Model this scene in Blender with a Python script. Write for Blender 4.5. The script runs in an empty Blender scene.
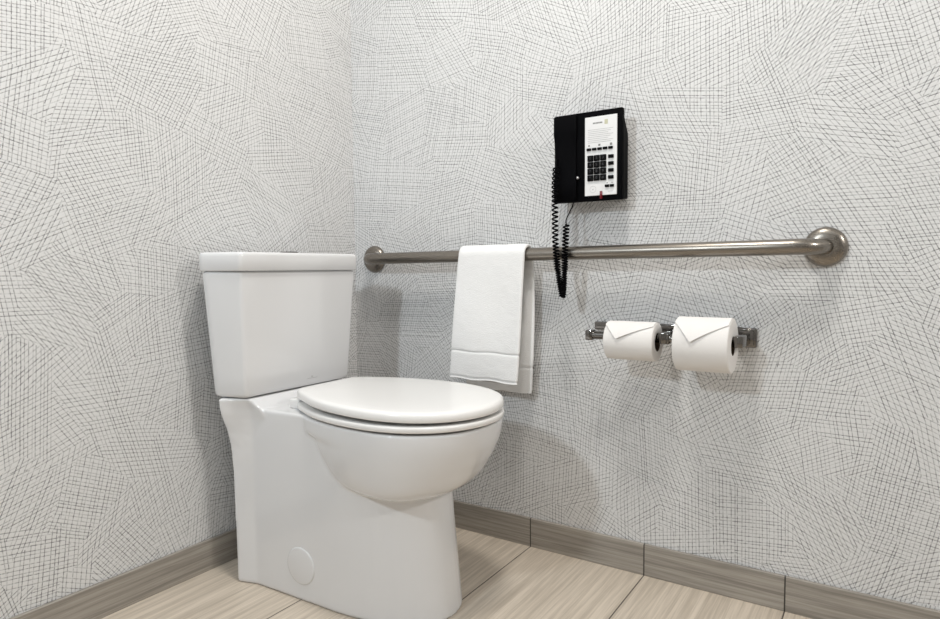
import bpy, bmesh, math, random
from mathutils import Vector, Matrix
random.seed(7)
scene = bpy.context.scene
COL = scene.collection
PI = math.pi

# ------------------------------------------------------------------ node helpers
class NB:
    def __init__(s, name):
        s.mat = bpy.data.materials.new(name); s.mat.use_nodes = True
        s.t = s.mat.node_tree; s.t.nodes.clear()
        s.out = s.t.nodes.new('ShaderNodeOutputMaterial')
        s.b = s.t.nodes.new('ShaderNodeBsdfPrincipled')
        s.t.links.new(s.b.outputs[0], s.out.inputs[0])
    def put(s, sock, v):
        if isinstance(v, bpy.types.NodeSocket): s.t.links.new(v, sock)
        elif isinstance(v, (tuple, list)) and len(v) == 3 and sock.type == 'RGBA': sock.default_value = (*v, 1)
        else: sock.default_value = v
    def m(s, op, a, b=None, c=None, clamp=False):
        n = s.t.nodes.new('ShaderNodeMath'); n.operation = op; n.use_clamp = clamp
        s.put(n.inputs[0], a)
        if b is not None: s.put(n.inputs[1], b)
        if c is not None: s.put(n.inputs[2], c)
        return n.outputs[0]
    def smooth(s, v, a, b, lo=0.0, hi=1.0):
        n = s.t.nodes.new('ShaderNodeMapRange'); n.interpolation_type = 'SMOOTHSTEP'
        s.put(n.inputs[0], v); s.put(n.inputs[1], a); s.put(n.inputs[2], b); s.put(n.inputs[3], lo); s.put(n.inputs[4], hi)
        return n.outputs[0]
    def node(s, kind, **kw):
        n = s.t.nodes.new(kind)
        for k, v in kw.items(): setattr(n, k, v)
        return n
    def mix(s, f, a, b):
        n = s.t.nodes.new('ShaderNodeMix'); n.data_type = 'RGBA'
        s.put(n.inputs[0], f); s.put(n.inputs[6], a); s.put(n.inputs[7], b)
        return n.outputs[2]
    def combine(s, x, y, z=0.0):
        n = s.t.nodes.new('ShaderNodeCombineXYZ')
        s.put(n.inputs[0], x); s.put(n.inputs[1], y); s.put(n.inputs[2], z)
        return n.outputs[0]
    def uv(s):
        n = s.t.nodes.new('ShaderNodeTexCoord')
        p = s.t.nodes.new('ShaderNodeSeparateXYZ'); s.t.links.new(n.outputs['UV'], p.inputs[0])
        return n.outputs['UV'], p.outputs[0], p.outputs[1]
    def noise(s, vec, scale, detail=2.0, rough=0.5):
        n = s.t.nodes.new('ShaderNodeTexNoise'); n.inputs['Scale'].default_value = scale
        n.inputs['Detail'].default_value = detail; n.inputs['Roughness'].default_value = rough
        s.t.links.new(vec, n.inputs['Vector']); return n.outputs['Fac']
    def white(s, x, y):
        n = s.t.nodes.new('ShaderNodeTexWhiteNoise'); n.noise_dimensions = '2D'
        s.t.links.new(s.combine(x, y), n.inputs['Vector']); return n.outputs['Value']
    def bump(s, h, strength, dist):
        n = s.t.nodes.new('ShaderNodeBump'); n.inputs['Strength'].default_value = strength
        n.inputs['Distance'].default_value = dist; s.put(n.inputs['Height'], h)
        s.t.links.new(n.outputs[0], s.b.inputs['Normal'])
    def set(s, **kw):
        names = dict(color='Base Color', rough='Roughness', metal='Metallic', coat='Coat Weight',
                     spec='Specular IOR Level', sheen='Sheen Weight', aniso='Anisotropic')
        for k, v in kw.items(): s.put(s.b.inputs[names[k]], v)
        return s.mat

def plain(name, color, rough=.5, metal=0.0, **kw):
    return NB(name).set(color=color, rough=rough, metal=metal, **kw)

# ------------------------------------------------------------------ materials
def wallpaper(name, base, line):
    b = NB(name)
    uv, x, y = b.uv()
    wob = b.m('MULTIPLY', b.m('SUBTRACT', b.noise(uv, 12, 1), .5), .0022)
    grain = b.noise(uv, 150, 2)
    total = None
    for fam in range(2):
        # hatched swatches: each family of strokes keeps to its own patchwork, so the patches overlap
        vor = b.node('ShaderNodeTexVoronoi', voronoi_dimensions='2D', feature='F1')
        vor.inputs['Scale'].default_value = 6.2; vor.inputs['Randomness'].default_value = 1.0
        b.t.links.new(b.combine(b.m('ADD', b.m('MULTIPLY', x, 1.0 if fam else 1.35), 3.7 * fam), b.m('ADD', b.m('MULTIPLY', y, 1.4 if fam else 1.0), 1.9 * fam)), vor.inputs['Vector'])
        sp = b.node('ShaderNodeSeparateColor'); b.t.links.new(vor.outputs['Color'], sp.inputs[0])
        c1, c2, c3 = sp.outputs
        ang = b.m('ADD', b.m('MULTIPLY', b.m('SUBTRACT', c1, .5), 1.15), .10 + (PI / 2 if fam else 0))
        u = b.m('ADD', b.m('MULTIPLY', x, b.m('COSINE', ang)), b.m('MULTIPLY', y, b.m('SINE', ang)))
        u = b.m('ADD', u, wob)
        sp_ = b.m('ADD', b.m('MULTIPLY', c2, .0028), .0068)
        k = b.m('DIVIDE', u, sp_)
        idx = b.m('FLOOR', k)
        w1 = b.white(idx, b.m('ADD', b.m('MULTIPLY', c3, 91.7), 13.3 * fam))
        w2 = b.white(idx, b.m('ADD', b.m('MULTIPLY', c1, 57.1), 31.7 * fam + 5))
        fr = b.m('SUBTRACT', b.m('SUBTRACT', k, idx), b.m('ADD', b.m('MULTIPLY', w1, .4), .30))
        d = b.m('MULTIPLY', b.m('ABSOLUTE', fr), sp_)
        ln = b.smooth(d, .0003, .00135, 1.0, 0.0)
        ln = b.m('MULTIPLY', ln, b.m('ADD', b.m('MULTIPLY', w2, .55), .45))
        ln = b.m('MULTIPLY', ln, b.smooth(grain, .32, .64, .3, 1.0))
        total = ln if total is None else b.m('SUBTRACT', b.m('ADD', total, ln), b.m('MULTIPLY', b.m('MULTIPLY', total, ln), .35))
    total = b.m('MINIMUM', total, 1.0)
    b.bump(b.m('MULTIPLY', total, -1.0), .5, .0009)
    return b.set(color=b.mix(total, base, line), rough=.62, spec=.3)

def tile(name, a, c, dark, along_x, joint_off, joint_w=.0028, step=.308):
    """streaked stone-look plank tile; joints every 0.308 m across u (or along u for the skirting)"""
    b = NB(name)
    uv, x, y = b.uv()
    if along_x: v1 = b.combine(b.m('MULTIPLY', x, 1.6), b.m('MULTIPLY', y, 60.0))
    else: v1 = b.combine(b.m('MULTIPLY', x, 60.0), b.m('MULTIPLY', y, 1.6))
    k = b.m('DIVIDE', b.m('SUBTRACT', x, joint_off), step)
    idx = b.m('FLOOR', k)
    rnd = b.white(idx, .37)
    n = b.node('ShaderNodeVectorMath', operation='ADD')
    b.t.links.new(v1, n.inputs[0]); b.t.links.new(b.combine(b.m('MULTIPLY', rnd, 40.0), b.m('MULTIPLY', rnd, 17.0)), n.inputs[1])
    f1 = b.noise(n.outputs[0], 1.5, 5, .62)
    f2 = b.noise(n.outputs[0], 4.5, 3, .6)
    f = b.m('ADD', b.m('MULTIPLY', f1, .65), b.m('MULTIPLY', f2, .35))
    f = b.smooth(f, .34, .66)
    col = b.mix(f, a, c)
    fr = b.m('ABSOLUTE', b.m('SUBTRACT', b.m('FRACT', b.m('ADD', k, .0)), .5))
    j = b.smooth(fr, .5 - joint_w / step / 2 - .001, .5 - joint_w / step / 2 + .0008)
    col = b.mix(j, col, dark)
    h = b.m('SUBTRACT', b.m('MULTIPLY', f, .12), j)
    b.bump(h, .5, .001)
    return b.set(color=col, rough=b.smooth(f, 0.0, 1.0, .42, .5), spec=.4)

M = {}
M['paper'] = wallpaper('hatched_wallpaper', (.73, .73, .73), (.205, .205, .207))
M['floor'] = tile('streaked_floor_tile', (.46, .395, .32), (.68, .595, .495), (.10, .085, .07), False, .0045)
M['skirt'] = tile('streaked_skirting_tile', (.225, .205, .178), (.42, .385, .34), (.05, .045, .04), True, .0045)
M['skirt_left'] = tile('streaked_skirting_tile_long', (.225, .205, .178), (.42, .385, .34), (.05, .045, .04), True, .166, step=.616)
M['paint'] = plain('white_paint', (.72, .71, .69), .7)
M['china'] = plain('white_vitreous_china', (.74, .74, .745), .12, coat=.3)
M['seat'] = plain('white_seat_plastic', (.84, .83, .815), .2)
M['gap'] = plain('dark_rubber', (.02, .02, .02), .8)
M['chrome'] = plain('polished_chrome', (.19, .18, .17), .08, 1.0)
M['mark'] = plain('grey_mark', (.25, .22, .2), .5)
M['black'] = plain('black_phone_plastic', (.0018, .0018, .0024), .6, spec=.04)
M['blackkey'] = plain('black_key_plastic', (.003, .003, .0035), .55, spec=.08)
M['faceplate'] = plain('white_faceplate', (.80, .80, .80), .5)
M['lightgrey'] = plain('pale_grey_print', (.50, .50, .50), .6)
M['midgrey'] = plain('grey_print', (.22, .22, .21), .6)
M['gold'] = plain('pale_gold_print', (.56, .55, .40), .6)
M['digit'] = plain('key_digit_print', (.05, .05, .053), .6)
M['red'] = plain('dark_red_lens', (.16, .004, .012), .25)
M['screw'] = plain('phone_hook_metal', (.6, .6, .6), .3, 1.0)

def steel():
    b = NB('brushed_stainless_steel')
    tc = b.node('ShaderNodeTexCoord'); mp = b.node('ShaderNodeMapping')
    mp.inputs['Scale'].default_value = (2, 160, 160)
    b.t.links.new(tc.outputs['Object'], mp.inputs[0])
    n = b.noise(mp.outputs[0], 5, 3)
    return b.set(color=(.27, .245, .215), metal=1.0, rough=b.smooth(n, .3, .7, .24, .36))
M['steel'] = steel()

def fabric():
    b = NB('white_terry_cloth')
    tc = b.node('ShaderNodeTexCoord')
    n = b.noise(tc.outputs['Object'], 420, 3, .6); n2 = b.noise(tc.outputs['Object'], 35, 3)
    b.bump(b.m('ADD', n, b.m('MULTIPLY', n2, 1.2)), .55, .0025)
    return b.set(color=(.90, .90, .895), rough=.95, spec=.1, sheen=.25)
M['towel'] = fabric()

def tissue():
    b = NB('white_tissue_paper')
    tc = b.node('ShaderNodeTexCoord')
    b.bump(b.noise(tc.outputs['Object'], 300, 2), .2, .001)
    return b.set(color=(.83, .81, .79), rough=.95, spec=.1)
M['tissue'] = tissue()
M['tissue_fold'] = M['tissue']
M['card'] = plain('brown_card', (.10, .07, .05), .9)

# ------------------------------------------------------------------ mesh helpers
ORIGIN = {}
def thing(name, label, cat, loc, group=None):
    o = bpy.data.objects.new(name, None); COL.objects.link(o)
    o.empty_display_size = .05; o.location = loc; o['label'] = label; o['category'] = cat
    if group: o['group'] = group
    ORIGIN[o.name] = Vector(loc)
    return o

def obj(name, bm, mat, parent=None, smooth=True, label=None, angle=40):
    """links a bmesh given in world coordinates as one mesh object"""
    bmesh.ops.recalc_face_normals(bm, faces=bm.faces[:])
    org = ORIGIN[parent.name] if parent else Vector((0, 0, 0))
    if parent is not None: bm.transform(Matrix.Translation(-org))
    me = bpy.data.meshes.new(name); bm.to_mesh(me); bm.free()
    for mm in (mat if isinstance(mat, (list, tuple)) else [mat]): me.materials.append(mm)
    if smooth:
        for p in me.polygons: p.use_smooth = True
        me.set_sharp_from_angle(angle=math.radians(angle))
    o = bpy.data.objects.new(name, me); COL.objects.link(o)
    if parent is not None: o.parent = parent
    ORIGIN[o.name] = org
    if label: o['label'] = label
    return o

def struct(name, bm, mat, smooth=False):
    o = obj(name, bm, mat, None, smooth); o['kind'] = 'structure'; return o

def box(bm, x0, x1, y0, y1, z0, z1, bevel=0.0, seg=2):
    t = bmesh.new()
    bmesh.ops.create_cube(t, size=1)
    for v in t.verts:
        v.co = Vector(((x0 + x1) / 2 + v.co.x * (x1 - x0), (y0 + y1) / 2 + v.co.y * (y1 - y0), (z0 + z1) / 2 + v.co.z * (z1 - z0)))
    if bevel: bmesh.ops.bevel(t, geom=t.edges[:], offset=bevel, segments=seg, profile=.5, affect='EDGES')
    join(bm, t); return bm

def join(bm, t):
    me = bpy.data.meshes.new('tmp'); t.to_mesh(me); t.free(); bm.from_mesh(me); bpy.data.meshes.remove(me)

def loft(bm, loops, cap0=True, cap1=True, closed=True):
    vs = [[bm.verts.new(p) for p in L] for L in loops]
    n = len(vs[0])
    for a, b in zip(vs, vs[1:]):
        for i in range(n if closed else n - 1):
            bm.faces.new((a[i], a[(i + 1) % n], b[(i + 1) % n], b[i]))
    if cap0: bm.faces.new(list(reversed(vs[0])))
    if cap1: bm.faces.new(vs[-1])
    return vs

def revolve(bm, prof, origin, axis, seg=32, closed_profile=False):
    """prof: (distance along axis, radius)"""
    ax = Vector(axis).normalized(); u = ax.orthogonal().normalized(); w = ax.cross(u); o = Vector(origin)
    loops = [[o + ax * d + (u * math.cos(2 * PI * i / seg) + w * math.sin(2 * PI * i / seg)) * r for i in range(seg)] for d, r in prof]
    if closed_profile:
        loft(bm, loops + [loops[0]], False, False); bmesh.ops.remove_doubles(bm, verts=bm.verts[:], dist=1e-6)
    else: loft(bm, loops)

def tube(bm, pts, r, seg=12, caps=True):
    pts = [Vector(p) for p in pts]
    loops = []; nrm = None
    for i, p in enumerate(pts):
        t = (pts[min(i + 1, len(pts) - 1)] - pts[max(i - 1, 0)]).normalized()
        if nrm is None: nrm = t.orthogonal().normalized()
        else:
            nrm = (nrm - t * nrm.dot(t)).normalized()
        w = t.cross(nrm)
        loops.append([p + (nrm * math.cos(2 * PI * k / seg) + w * math.sin(2 * PI * k / seg)) * r for k in range(seg)])
    loft(bm, loops, caps, caps)

def catmull(pts, n=8, closed=False):
    P = [Vector(p) for p in pts]; out = []; N = len(P)
    rng = range(N if closed else N - 1)
    g = (lambda i: P[i % N]) if closed else (lambda i: P[max(0, min(N - 1, i))])
    for i in rng:
        a, b, c, d = g(i - 1), g(i), g(i + 1), g(i + 2)
        for k in range(n):
            t = k / n
            out.append(.5 * ((2 * b) + (c - a) * t + (2 * a - 5 * b + 4 * c - d) * t * t + (3 * b - a - 3 * c + d) * t ** 3))
    if not closed: out.append(P[-1])
    return out

def interp(tab, x):
    if x <= tab[0][0]: return tab[0][1]
    for (a, va), (b, vb) in zip(tab, tab[1:]):
        if x <= b:
            f = (x - a) / (b - a); return va + (vb - va) * f
    return tab[-1][1]

def uv_from(o, fn):
    me = o.data; lay = me.uv_layers.new(name='UVMap')
    for p in me.polygons:
        for li in p.loop_indices:
            lay.data[li].uv = fn(me.vertices[me.loops[li].vertex_index].co, p.normal)

# ------------------------------------------------------------------ the room
RX, RY, RZ = 3.3, -3.1, 2.5
T = .09
w = struct('wall_left', box(bmesh.new(), -T, 0, RY, T, 0, RZ), M['paper']); uv_from(w, lambda c, n: (c.y + 8.13, c.z))
w = struct('wall_right', box(bmesh.new(), 0, RX, 0, T, 0, RZ), M['paper']); uv_from(w, lambda c, n: (c.x + 3.42, c.z + .37))
w = struct('wall_far_side', box(bmesh.new(), RX, RX + T, RY, T, 0, RZ), M['paper']); uv_from(w, lambda c, n: (c.y + 20.3, c.z))
w = struct('wall_near', box(bmesh.new(), -T, RX + T, RY - T, RY, 0, RZ), M['paper']); uv_from(w, lambda c, n: (c.x + 31.3, c.z))
w = struct('ceiling', box(bmesh.new(), -T, RX + T, RY - T, T, RZ, RZ + T), M['paint'])
w = struct('floor', box(bmesh.new(), -T, RX + T, RY - T, T, -T, 0), M['floor']); uv_from(w, lambda c, n: (c.x, c.y))
HB, TB = .077, .009
def skirting(name, horizontal_x, a, b_, flip):
    bm = bmesh.new()
    if horizontal_x: box(bm, a, b_, -TB, 0, 0, HB, .0012, 1)
    else: box(bm, 0, TB, a, b_, 0, HB, .0012, 1)
    o = struct(name, bm, M['skirt'] if horizontal_x else M['skirt_left'])
    uv_from(o, (lambda c, n: (c.x, c.z - c.y)) if horizontal_x else (lambda c, n: (c.y + 6.16, c.z + c.x)))
skirting('baseboard_right', True, 0, RX, False)
skirting('baseboard_left', False, RY, -TB, False)

# ------------------------------------------------------------------ toilet
CY = -.40
toilet = thing('toilet', 'white two-piece toilet with skirted base and closed lid in the corner', 'toilet', (.38, CY, 0))

def rounded(pts, radii, seg=5):
    """half outline in (x, v) -> full closed outline with rounded corners, mirrored in v"""
    full = [(x, v, r) for (x, v), r in zip(pts, radii)] + [(x, -v, r) for (x, v), r in reversed(list(zip(pts, radii)))]
    n = len(full); out = []
    for i in range(n):
        p = Vector(full[i][:2]); a = Vector(full[i - 1][:2]); c = Vector(full[(i + 1) % n][:2]); r = full[i][2]
        da = (a - p).normalized(); dc = (c - p).normalized()
        half = da.angle(dc) / 2
        d = min(r / math.tan(half), (a - p).length * .49, (c - p).length * .49)
        p0 = p + da * d; p1 = p + dc * d
        for k in range(seg + 1):
            t = k / seg
            out.append(p0 * (1 - t) ** 2 + p * 2 * t * (1 - t) + p1 * t * t)
    return out

def at_z(outl, z, inset=0.0):
    if inset:
        cx = sum(p.x for p in outl) / len(outl)
        xs = [p.x for p in outl]; vs = [p.y for p in outl]
        sx = 1 - 2 * inset / (max(xs) - min(xs)); sv = 1 - 2 * inset / (max(vs) - min(vs))
        mx = (max(xs) + min(xs)) / 2
        return [Vector((mx + (p.x - mx) * sx, CY + p.y * sv, z)) for p in outl]
    return [Vector((p.x, CY + p.y, z)) for p in outl]

# tank: bowed back, widest a little in front of it, flat front, tapering downwards
def tank_outline(f):
    rear = (.045, .150 - .02 * f); wide = (.104, .214 - .0245 * f); front = (.202 - .016 * f, .1815 - .0155 * f)
    return rounded([rear, wide, front], [.02, .03, .012], 5)
bm = bmesh.new()
loops = []
for z, ins in ((.4515, .010), (.4525, .005), (.456, .0015), (.461, 0)):
    loops.append(at_z(tank_outline((.737 - z) / .287), z, ins))
for i in range(1, 8): 
    z = .461 + (.737 - .461) * i / 7
    loops.append(at_z(tank_outline((.737 - z) / .287), z))
loops.append(at_z(tank_outline(0), .7395, .003)); loops.append(at_z(tank_outline(0), .742, .006))
loft(bm, loops)
tank = obj('tank', bm, M['china'], toilet, angle=50)

def lid_outline(): return rounded([(.036, .162), (.100, .2160), (.2085, .1865)], [.02, .028, .014], 6)
bm = bmesh.new(); L = lid_outline()
loft(bm, [at_z(L, .7425, .006), at_z(L, .7428, .002), at_z(L, .7450, 0), at_z(L, .776, 0), at_z(L, .7805, .0008), at_z(L, .7838, .003), at_z(L, .7852, .008), at_z(L, .7856, .02)])
obj('tank_lid', bm, M['china'], toilet, angle=50)
bm = bmesh.new()
revolve(bm, [(0, .023), (.003, .023), (.0045, .0215), (.005, .02)], (.128, -.378, .785), (0, 0, 1), 28)
obj('flush_button', bm, M['chrome'], toilet, label='round chrome flush button on the tank lid')
bm = bmesh.new(); box(bm, .1915, .1925, -.368, -.364, .4735, .4765)
for k in range(8): box(bm, .1912, .1922, -.381 + k * .0042, -.3785 + k * .0042, .4705, .4715)
maker = obj('maker_mark', bm, M['lightgrey'], toilet, False)
maker.location.x += -.0035

# body: skirted pedestal, deck under the tank and bowl melted into one ceramic surface
SK = []
REARW = [(.0, .154), (.05, .154), (.245, .156), (.306, .159), (.34, .163), (.364, .168), (.39, .178), (.415, .1875), (.4495, .1915)]
HC = [(0, .1385), (.30, .1375), (.36, .1385), (.40, .142), (.425, .148), (.437, .154), (.4495, .161)]
for z in (0, .004, .05, .12, .20, .28, .33, .37, .40, .425):
    rearw = interp(REARW, z)
    xf = .643 - .029 * min(z / .27, 1.0)
    hc = min(interp(HC, z), .1385)
    half = [(.055, rearw - .068), (.085, rearw - .040), (.120, rearw), (.147, (rearw + hc) / 2 + .0003), (.172, hc), (.26, hc - .0025)]
    for k in range(15):
        a = PI / 2 * k / 14; e = 2 / 2.35
        half.append((.36 + (xf - .36) * math.sin(a) ** e, max(.1335 * math.cos(a) ** e if k < 14 else 0, .004)))
    g = .003 if z == 0 else 0
    SK.append([Vector((x, CY + v - g, z)) for x, v in half] + [Vector((x, CY - v + g, z)) for x, v in reversed(half)])
bm = bmesh.new(); loft(bm, SK)
# platform under the tank
PL = []
for z in (.26, .30, .33, .36, .38, .40, .412, .424, .430, .437, .4435, .4495):
    rearw = interp(REARW, z); hc = interp(HC, z)
    xf = interp([(.36, .196), (.412, .212), (.424, .209), (.430, .203), (.437, .195), (.4495, .185)], z)
    half = [(.055, rearw - .068), (.085, rearw - .040), (.120, rearw), (.147, (rearw + hc) / 2 + .0003), (.174, hc), (xf, hc - .004)]
    PL.append([Vector((x, CY + v, z)) for x, v in half] + [Vector((x, CY - v, z)) for x, v in reversed(half)])
loft(bm, PL)
# bowl
BT = [(.266, .04, .09, .07), (.272, .082, .160, .118), (.280, .106, .194, .1370), (.290, .121, .208, .1465), (.302, .133, .219, .1530), (.316, .1435, .230, .1582), (.330, .152, .240, .1620),
      (.347, .1625, .250, .1662), (.364, .171, .258, .1695), (.378, .1775, .264, .1715), (.385, .180, .285, .1724), (.391, .182, .304, .173), (.405, .185, .310, .174), (.424, .187, .312, .1745)]
BL = []
for q in range(53):
    u_ = q / 52 * (len(BT) - 1); i_ = min(int(u_), len(BT) - 2); f_ = u_ - i_
    P_ = [BT[max(0, min(len(BT) - 1, i_ + d_))] for d_ in (-1, 0, 1, 2)]
    z, af, ar, bw = [.5 * (2 * b1 + (c1 - a1) * f_ + (2 * a1 - 5 * b1 + 4 * c1 - d1) * f_ ** 2 + (3 * b1 - a1 - 3 * c1 + d1) * f_ ** 3) for a1, b1, c1, d1 in zip(*P_)]
    lp = []
    for k in range(128):
        a = 2 * PI * k / 128; c, s_ = math.cos(a), math.sin(a)
        e = .92
        c2 = math.copysign(abs(c) ** e, c); s2 = math.copysign(abs(s_) ** e, s_)
        lp.append(Vector((.548 + (af if c > 0 else ar) * c2, CY + bw * s2, z)))
    BL.append(lp)
loft(bm, BL)
bmesh.ops.recalc_face_normals(bm, faces=bm.faces[:])
tmp = bpy.data.meshes.new('tmp_body'); bm.to_mesh(tmp); bm.free()
to = bpy.data.objects.new('tmp_body', tmp); COL.objects.link(to)
r = to.modifiers.new('r', 'REMESH'); r.mode = 'VOXEL'; r.voxel_size = .003
s = to.modifiers.new('s', 'SMOOTH'); s.factor = .5; s.iterations = 14
dg = bpy.context.evaluated_depsgraph_get()
me2 = bpy.data.meshes.new_from_object(to.evaluated_get(dg))
bpy.data.objects.remove(to); bpy.data.meshes.remove(tmp)
bm = bmesh.new(); bm.from_mesh(me2); bpy.data.meshes.remove(me2)
body = obj('bowl_and_pedestal', bm, M['china'], toilet, angle=180)

# seat ring and lid share an egg outline
EGG = [(.270, 0), (.270, .06), (.274, .090), (.295, .110), (.335, .131), (.39, .156), (.455, .172), (.52, .178), (.58, .1745), (.64, .157), (.69, .123), (.722, .078), (.737, .034), (.7405, 0)]
half = catmull([(x, v, 0) for x, v in EGG], 5)
egg = [Vector((p.x, p.y)) for p in half] + [Vector((p.x, -p.y)) for p in reversed(half[1:-1])]
bm = bmesh.new()
def scale_egg(s): return [Vector((.50 + (p.x - .50) * s, p.y * s)) for p in egg]
ring = [(.4290, .985), (.4300, .998), (.432, 1.004), (.437, 1.006), (.4398, 1.004), (.4415, .997), (.4420, .97), (.4420, .70), (.438, .665), (.432, .665), (.4290, .70)]
loops = [at_z(scale_egg(s_), z) for z, s_ in ring]
loft(bm, loops + [loops[0]], False, False); bmesh.ops.remove_doubles(bm, verts=bm.verts[:], dist=1e-6)
obj('seat', bm, M['seat'], toilet, angle=60)
bm = bmesh.new()
lidp = [(.4482, .975), (.4486, .994), (.4505, 1.0), (.4560, 1.001), (.4615, .998), (.4645, .989), (.4667, .968), (.4678, .925), (.4688, .80), (.4695, .55), (.4698, .25), (.4698, .03)]
loft(bm, [[Vector((p.x, p.y, p.z + .0065 * max(0, (.74 - p.x) / .47))) for p in at_z(scale_egg(s_), z)] for z, s_ in lidp])
obj('seat_lid', bm, M['seat'], toilet, angle=60)
for sgn in (1, -1):
    bm = bmesh.new(); yc = CY + sgn * .083
    box(bm, .250, .284, yc - .014, yc + .014, .4245, .4475, .004, 3)
    obj('seat_hinge', bm, M['seat'], toilet)
for i, (x, v) in enumerate(((.60, .135), (.60, -.135), (.36, .125), (.36, -.125))):
    bm = bmesh.new(); revolve(bm, [(0, .009), (.0055, .0085)], (x, CY + v, .4238), (0, 0, 1), 14)
    obj('seat_bumper', bm, M['gap'], toilet)
# round bolt cover on the visible side of the skirt, one on the other side too
for sgn in (-1, 1):
    bm = bmesh.new()
    revolve(bm, [(-.006, .0425), (.0006, .0425), (.0018, .0415), (.0024, .039), (.0026, .01)], (.318, CY + sgn * .1345, .081), (0.0, sgn, 0), 40)
    obj('bolt_cover', bm, M['china'], toilet, label='round white cover disc on the side of the base')

# ------------------------------------------------------------------ grab bar
bar = thing('grab_bar', 'long brushed steel grab bar fixed across the wallpapered wall', 'grab bar', (.69, 0, .78))
XL, XR, ZL, ZR, SO, RB = .083, 1.296, .7745, .7815, .061, .0162
pts = [(XL, -.006, ZL)]
def zb(x): return ZL + (ZR - ZL) * (x - XL) / (XR - XL)
rb = .052
for k in range(0, 9):
    a = PI / 2 * k / 8
    pts.append((XL + rb - rb * math.cos(a), -(SO - rb) - rb * math.sin(a), ZL))
for k in range(1, 24):
    x = XL + rb + (XR - XL - 2 * rb) * k / 24; pts.append((x, -SO, zb(x)))
for k in range(0, 9):
    a = PI / 2 * (1 - k / 8)
    pts.append((XR - rb + rb * math.cos(a), -(SO - rb) - rb * math.sin(a), ZR))
pts.append((XR, -.006, ZR))
bm = bmesh.new(); tube(bm, pts, RB, 24)
obj('bar', bm, M['steel'], bar, angle=60)
for x, z in ((XL, ZL), (XR, ZR)):
    bm = bmesh.new()
    revolve(bm, [(0, .0405), (.004, .0405), (.008, .0392), (.012, .036), (.015, .031), (.017, .025), (.018, .0185), (.018, .01)], (x, 0, z), (0, -1, 0), 48)
    obj('flange', bm, M['steel'], bar, angle=50)

# ------------------------------------------------------------------ towel
towel = thing('towel', 'white terry hand towel hung over the grab bar', 'towel', (.545, -.06, .42))
BY, BZ, RM, TH = -SO, .7775, .0222, .0095
back_len, front_len = .357, .325
path = []
n1, n2, n3 = 90, 16, 120
for i in range(n1): path.append(('b', 1 - i / n1))
for i in range(n2 + 1): path.append(('t', i / n2))
for i in range(1, n3 + 1): path.append(('f', i / n3))
bm = bmesh.new(); loops = []
NU = 30
for kind, f in path:
    if kind == 'b':
        d = f * back_len; c = Vector((0, BY + RM + .006 * f, BZ - d)); nrm = Vector((0, 1, 0))
        xl, xr = .452 - .012 * f, .642 - .010 * f + .006 * math.sin(f * 3); t = d
        band = abs(d - .290)
    elif kind == 't':
        a = PI * f; c = Vector((0, BY + RM * math.cos(a), BZ + RM * math.sin(a))); nrm = Vector((0, math.cos(a), math.sin(a)))
        xl, xr = .452 + .0015 * f, .642 - .001 * f; band = 9; t = 0
    else:
        d = f * front_len; c = Vector((0, BY - RM - .007 * f, BZ - d)); nrm = Vector((0, -1, 0))
        xl, xr = .4535 - .029 * f ** .8, .641 - .017 * f; t = d
        band = min(abs(d - .252), abs(d - .320))
    th = TH
    if band < .0038: th = TH * (.40 + .60 * (band / .0038))
    if kind == 'f' and .256 < d < .318: th = TH * .93
    if (kind != 't') and f > .985: th *= .8
    def wr(x):
        if kind == 't': return 0
        g = min(1, t / .12)
        return g * (.0016 * math.sin(x * 38 + t * 9) + .0016 * math.sin(x * 21 - t * 17 + 1.3) + (.003 * max(0, t - .2) * 5 * math.sin(x * 16 + 2.0)))
    def dz(x):
        return (.010 * (x - .5) * -1 * f + .0015 * math.sin(x * 60)) * (f if kind != 't' else 0)
    L = []
    for k in range(NU + 1):
        x = xl + (xr - xl) * k / NU; ed = min(1, min(k, NU - k) / 1.5)
        L.append(Vector((x, 0, dz(x))) + c + nrm * (wr(x) + th / 2))
    rx = th / 2
    for k in range(1, 5):
        a = PI * k / 5
        L.append(Vector((xr + rx * math.sin(a), 0, dz(xr))) + c + nrm * (wr(xr) + th / 2 * math.cos(a)))
    for k in range(NU + 1):
        x = xr + (xl - xr) * k / NU
        L.append(Vector((x, 0, dz(x))) + c + nrm * (wr(x) - th / 2))
    for k in range(1, 5):
        a = PI * k / 5
        L.append(Vector((xl - rx * math.sin(a), 0, dz(xl))) + c + nrm * (wr(xl) - th / 2 * math.cos(a)))
    loops.append(L)
loft(bm, loops)
obj('cloth', bm, M['towel'], towel, angle=70)

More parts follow.
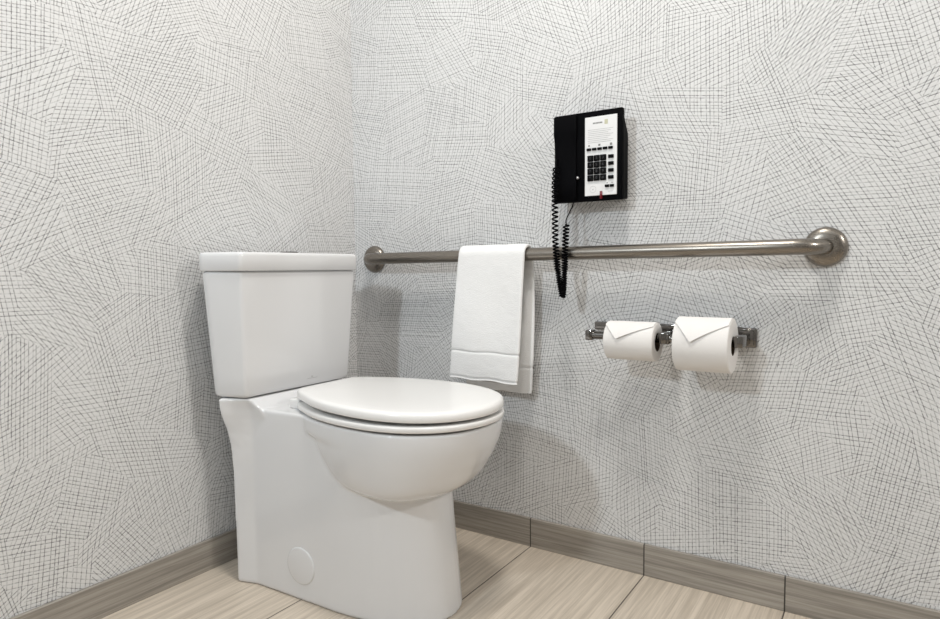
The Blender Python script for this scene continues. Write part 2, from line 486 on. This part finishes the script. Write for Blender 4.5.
# ------------------------------------------------------------------ toilet paper holder
holder = thing('toilet_paper_holder', 'double chrome toilet paper holder with two square arms on the wall', 'toilet paper holder', (.98, 0, .57))
bm = bmesh.new(); box(bm, .800, 1.14, -.010, 0, .592, .611, .0025, 2)
obj('back_rail', bm, M['chrome'], holder)
RODY, RODZ = -.086, .586
for x0 in (1.131,):
    bm = bmesh.new(); box(bm, x0, x0 + .040, -.012, 0, .567, .610, .004, 3)
    box(bm, x0 + .005, x0 + .035, -.017, -.010, .572, .605, .003, 2)
    obj('wall_plate', bm, M['chrome'], holder)
for x0, x1 in ((1.1395, 1.159), (.984, 1.002)):
    bm = bmesh.new()
    box(bm, x0, x1, RODY - .012, -.008, RODZ - .011, RODZ + .013, .0025, 2)
    obj('arm', bm, M['chrome'], holder)
for x0, x1 in ((1.002, 1.142), (.828, .986)):
    bm = bmesh.new()
    revolve(bm, [(0, .0095), (x1 - x0, .0095)], (x0, RODY, RODZ), (1, 0, 0), 20)
    rod = obj('roll_rod', bm, M['chrome'], holder, angle=50)
    bm = bmesh.new(); box(bm, x0 - .016 if x0 < .9 else x0 - .002, x0 + .002 if x0 < .9 else x0 + .006, RODY - .011, RODY + .011, RODZ - .012, RODZ + .012, .003, 2)
    obj('rod_end_cap', bm, M['chrome'], rod)

def roll(name, x0, x1, rad, zc, label, tip_x, tip_ang, l_ang, r_ang):
    t = thing(name, label, 'toilet paper', ((x0 + x1) / 2, RODY, zc - rad), 'toilet paper rolls')
    core = .0195
    bm = bmesh.new()
    w_ = x1 - x0
    revolve(bm, [(0, core + .001), (0, rad - .003), (.0008, rad - .001), (.003, rad), (w_ - .003, rad), (w_ - .0008, rad - .001), (w_, rad - .003), (w_, core + .001)], (x0, RODY, zc), (1, 0, 0), 72, True)
    obj('paper_roll', bm, M['tissue'], t, angle=50)
    bm = bmesh.new()
    revolve(bm, [(.0005, core), (.0005, core + .0015), (w_ - .0005, core + .0015), (w_ - .0005, core)], (x0, RODY, zc), (1, 0, 0), 36, True)
    obj('cardboard_core', bm, M['card'], t, label='brown cardboard core')
    # last sheet folded to a point, lying on the front of the roll
    bm = bmesh.new(); loops = []
    N = 40
    top_a = PI / 2 + 2.0          # the sheet comes over the top from the back
    for lay in (0, 1):
        rows = []
    rows_o, rows_i = [], []
    for i in range(N + 1):
        f = i / N
        x = x0 + .0015 + (w_ - .003) * f
        ftip = (tip_x - x0) / w_
        a_end = (l_ang + (tip_ang - l_ang) * (f / ftip)) if f < ftip else (tip_ang + (r_ang - tip_ang) * ((f - ftip) / (1 - ftip)))
        ro, ri = [], []
        for k in range(25):
            a = PI * .5 - .5 + (a_end + .5) * k / 24      # angle from +y up over the top to the front (-y)
            a = (PI / 2 - .5) + ((PI / 2 + a_end) - (PI / 2 - .5)) * k / 24
            lift = .0012 + .0045 * max(0, (k / 24 - .55) / .45) ** 2 * (.3 + .7 * math.exp(-((f - ftip) / .3) ** 2))
            ro.append(Vector((x, RODY + (rad + lift) * math.cos(a), zc + (rad + lift) * math.sin(a))))
            ri.append(Vector((x, RODY + (rad + lift - .0009) * math.cos(a), zc + (rad + lift - .0009) * math.sin(a))))
        loops.append(ro + list(reversed(ri)))
    loft(bm, loops)
    obj('folded_sheet', bm, M['tissue_fold'], t, angle=40)
    return t
roll('toilet_roll', .868, .980, .0432, .5770, 'smaller toilet paper roll with folded tip, at the left of the chrome holder', .868 + .112 * .28, 1.40, .62, .62)
roll('toilet_roll', 1.026, 1.138, .0575, .5775, 'larger toilet paper roll with folded tip, at the right of the chrome holder', 1.026 + .112 * .34, 1.40, .62, .68)

# ------------------------------------------------------------------ telephone
phone = thing('telephone', 'black wall telephone with white keypad panel and coiled cord above the grab bar', 'telephone', (.80, 0, .90))
PX0, PX1, PZ0, PZ1, PF = .7165, .8865, .9000, 1.1085, -.060
bm = bmesh.new()
# wedge-shaped housing: front face overhangs a smaller back mount
fr = [(PX0, PZ0), (PX1, PZ0), (PX1, PZ1), (PX0, PZ1)]
bk = [(PX0 + .008, PZ0 + .006), (PX1 - .007, PZ0 + .006), (PX1 - .007, PZ1 - .05), (PX0 + .008, PZ1 - .05)]
md = [(PX0 + .002, PZ0 + .002), (PX1 - .004, PZ0 + .002), (PX1 - .004, PZ1 - .008), (PX0 + .002, PZ1 - .008)]
loft(bm, [[Vector((x, y, z)) for x, z in q] for q, y in ((bk, -.001), (md, PF + .020), (fr, PF + .014), (fr, PF))])
bmesh.ops.bevel(bm, geom=bm.edges[:], offset=.0025, segments=2, profile=.5, affect='EDGES')
obj('housing', bm, M['black'], phone)
bm = bmesh.new()  # handset lying almost flush in its cradle: two thicker ends and a slimmer grip
prof = [(.000, .0265, .0075), (.0015, .0285, .0095), (.004, .0295, .0115), (.05, .0295, .0120), (.062, .0285, .0095), (.085, .0280, .0085), (.125, .0280, .0085), (.148, .0285, .0095), (.160, .0295, .0120), (.2015, .0295, .0115), (.204, .0285, .0095), (.2055, .0265, .0075)]
loops = []
for pz, hw, dp in prof:
    z = PZ0 + .0012 + pz
    xc = PX0 + .0300; L = []
    for k in range(28):
        a = 2 * PI * k / 28
        c, s_ = math.cos(a), math.sin(a)
        L.append(Vector((xc + hw * math.copysign(abs(c) ** .3, c), PF + .003 - dp / 2 + dp / 2 * math.copysign(abs(s_) ** .35, s_), z)))
    loops.append(L)
loft(bm, loops)
obj('handset', bm, M['black'], phone, angle=50)
bm = bmesh.new(); revolve(bm, [(0, .0035), (.006, .0035), (.0075, .0025), (.008, .001)], (.779, PF, .956), (0, -1, 0), 16)
obj('cradle_hook', bm, M['screw'], phone, label='small pale round cradle hook')
FX0, FX1, FZ0, FZ1 = .796, .8745, .912, 1.0945
bm = bmesh.new(); box(bm, FX0, FX1, PF - .0022, PF + .001, FZ0, FZ1, .0006, 1)
face = obj('faceplate', bm, M['faceplate'], phone, label='white printed panel of the phone')
FY = PF - .0022
def key(x, z, w_, h_, mark=None):
    bm = bmesh.new(); box(bm, x - w_ / 2, x + w_ / 2, FY - .0035, FY + .001, z - h_ / 2, z + h_ / 2, .0009, 2)
    k = obj('key', bm, M['blackkey'], phone)
    if mark:
        cu = bpy.data.curves.new('t', 'FONT'); cu.body = mark; cu.size = .0085; cu.align_x = 'CENTER'; cu.align_y = 'CENTER'; cu.extrude = .0002
        to = bpy.data.objects.new('t', cu); COL.objects.link(to)
        me = bpy.data.meshes.new_from_object(to.evaluated_get(bpy.context.evaluated_depsgraph_get()))
        bpy.data.objects.remove(to); bpy.data.curves.remove(cu)
        bm = bmesh.new(); bm.from_mesh(me); bpy.data.meshes.remove(me)
        bm.transform(Matrix.Translation((x, FY - .0036, z)) @ Matrix.Rotation(PI / 2, 4, 'X'))
        obj('key_digit', bm, M['digit'], k, False)
rows = ['123', '456', '789', '*0#']
for r_ in range(4):
    for c_ in range(3):
        key(.8105 + c_ * .0158, .9985 - r_ * .0152, .0142, .0135, rows[r_][c_])
for r_ in range(4): key(.8608, .9995 - r_ * .0158, .0128, .0078)
for i in range(5): key(.8065 + i * .0133, 1.0195, .0108, .0058)
for i in range(2): key(.8515 + i * .0118, .9325, .0098, .006)
def prnt(name, mat, rects, label=None):
    bm = bmesh.new()
    for x0, x1, z0, z1 in rects: box(bm, x0, x1, FY - .0003, FY + .0002, z0, z1)
    o = obj(name, bm, mat, face, False)
    if label: o['label'] = label
prnt('logo_print', M['midgrey'], [(.816 + i * .0034, .8185 + i * .0034, 1.0775, 1.0810) for i in range(7)])
prnt('gold_emblem', M['gold'], [(.8445, .8525, 1.0745, 1.0850)], 'pale gold emblem beside the printed logo')
prnt('printed_lines', M['lightgrey'], [(.803 + .001 * (i % 2), .8655 - .012 * ((i * 7) % 3) / 2, 1.0640 - i * .0042, 1.0650 - i * .0042) for i in range(8)])
for q in ((.8045, .8085, 1.0268, 1.0302), (.8295, .8345, 1.0262, 1.0306), (.8578, .8632, 1.0252, 1.0305), (.8500, .8530, .9385, .9402), (.8612, .8660, .9390, .9402)):
    prnt('key_icon', M['midgrey'], [q])
prnt('printed_lines', M['lightgrey'], [(.8535, .8660, .9195, .9205)])
bm = bmesh.new(); revolve(bm, [(0, .0078), (.0004, .0078), (.0004, .0072), (0, .0072)], (.8165, FY + .0001, .9265), (0, -1, 0), 24, True)
revolve(bm, [(0, .0016), (.0004, .0016)], (.8165, FY + .0001, .9265), (0, -1, 0), 10)
obj('ring_print', bm, M['lightgrey'], face, False)
bm = bmesh.new(); box(bm, .8345, .8400, FY - .004, FY + .003, .9035, .9215, .0012, 2)
obj('message_lamp', bm, M['red'], phone, label='dark red message lamp strip')
# coiled cord: hangs from the handset in a long loop and returns to the base
spine = catmull([(.7290, -.078, .985), (.7300, -.087, .94), (.7310, -.0885, .893), (.7318, -.0890, .83), (.7335, -.0885, .786), (.7395, -.0875, .73), (.7460, -.087, .690), (.7500, -.0865, .674), (.7530, -.0865, .690), (.7555, -.087, .74), (.7575, -.0885, .785), (.7590, -.088, .82), (.7600, -.087, .846)], 60)
pts = []; ph = 0.0; prev = spine[0]
RC = .0062
for i in range(len(spine) - 1):
    a, b_ = spine[i], spine[i + 1]
    tdir = (b_ - a).normalized(); e1 = Vector((0, 1, 0)); e1 = (e1 - tdir * e1.dot(tdir)).normalized(); e2 = tdir.cross(e1)
    left = i < len(spine) * .56
    pitch = .0108 if (left and a.z > .80) else interp([(.68, .0052), (.75, .0058), (.80, .0085), (.85, .0080)], a.z)
    sub = 4
    for k in range(sub):
        p = a + (b_ - a) * (k / sub); ph += 2 * PI * ((b_ - a).length / sub) / pitch
        rr = RC * (1.0 if p.z > .74 else .82)
        pts.append(p + e1 * math.cos(ph) * rr + e2 * math.sin(ph) * rr)
# keep about 16 points a turn
bm = bmesh.new(); tube(bm, pts, .0021, 6)
cord = obj('coiled_cord', bm, M['black'], phone, angle=80)
bm = bmesh.new()
tube(bm, catmull([(.760, -.087, .846), (.7575, -.083, .856), (.7585, -.070, .872), (.7605, -.055, .89), (.761, -.045, .906)], 8), .0015, 6)
obj('straight_lead', bm, M['black'], cord, angle=80)
bm = bmesh.new(); tube(bm, catmull([(.729, -.078, .985), (.727, -.072, 1.0), (.728, -.062, 1.005)], 6), .0022, 8)
obj('cord_plug', bm, M['black'], cord)

# ------------------------------------------------------------------ light
def area(name, loc, target, size, power, color, shape='SQUARE', size_y=None):
    l = bpy.data.lights.new(name, 'AREA'); l.shape = shape; l.size = size; l.energy = power; l.color = color
    if size_y: l.shape = 'RECTANGLE'; l.size_y = size_y
    o = bpy.data.objects.new(name, l); COL.objects.link(o); o.location = loc
    o.rotation_euler = (Vector(target) - Vector(loc)).to_track_quat('-Z', 'Y').to_euler()
    return o
area('right_wall_key', (.42, -2.30, 1.75), (.75, 0, .75), .14, 15.5, (.84, .93, 1.0))  # unseen key light, no known fixture; throws the bar's shadow on the wall
area('side_lamp', (3.1, -.78, 1.85), (0, -.7, .6), .20, 16, (1.0, .97, .93))
area('ceiling_downlight', (.95, -.75, 2.47), (.9, -.75, 0), .28, 20, (1.0, .96, .90), 'DISK')
area('ceiling_fill', (1.7, -1.7, 2.48), (1.7, -1.7, 0), 1.6, 4, (.86, .94, 1.0))  # added soft fill from overhead, not a fitted panel
wd = bpy.data.worlds.new('room_world'); scene.world = wd; wd.use_nodes = True
wd.node_tree.nodes['Background'].inputs[0].default_value = (.9, .95, 1, 1)
wd.node_tree.nodes['Background'].inputs[1].default_value = .2

# ------------------------------------------------------------------ camera
R_ = Vector((.837592, .546229, -.008511)); U_ = Vector((-.027507, .05773, .997953)); F_ = Vector((-.545603, .835644, -.063379))
cam = bpy.data.cameras.new('camera'); co = bpy.data.objects.new('camera', cam); COL.objects.link(co)
mw = Matrix(((R_.x, U_.x, -F_.x, 1.411954), (R_.y, U_.y, -F_.y, -1.506984), (R_.z, U_.z, -F_.z, .743889), (0, 0, 0, 1)))
co.matrix_world = mw
cam.sensor_width = 36; cam.lens = 36 * 647.0153 / 940; cam.clip_start = .02
scene.camera = co
scene.view_settings.view_transform = 'Standard'; scene.view_settings.look = 'None'
scene.view_settings.gamma = 1; scene.view_settings.use_curve_mapping = False
scene.view_settings.exposure = -0.04
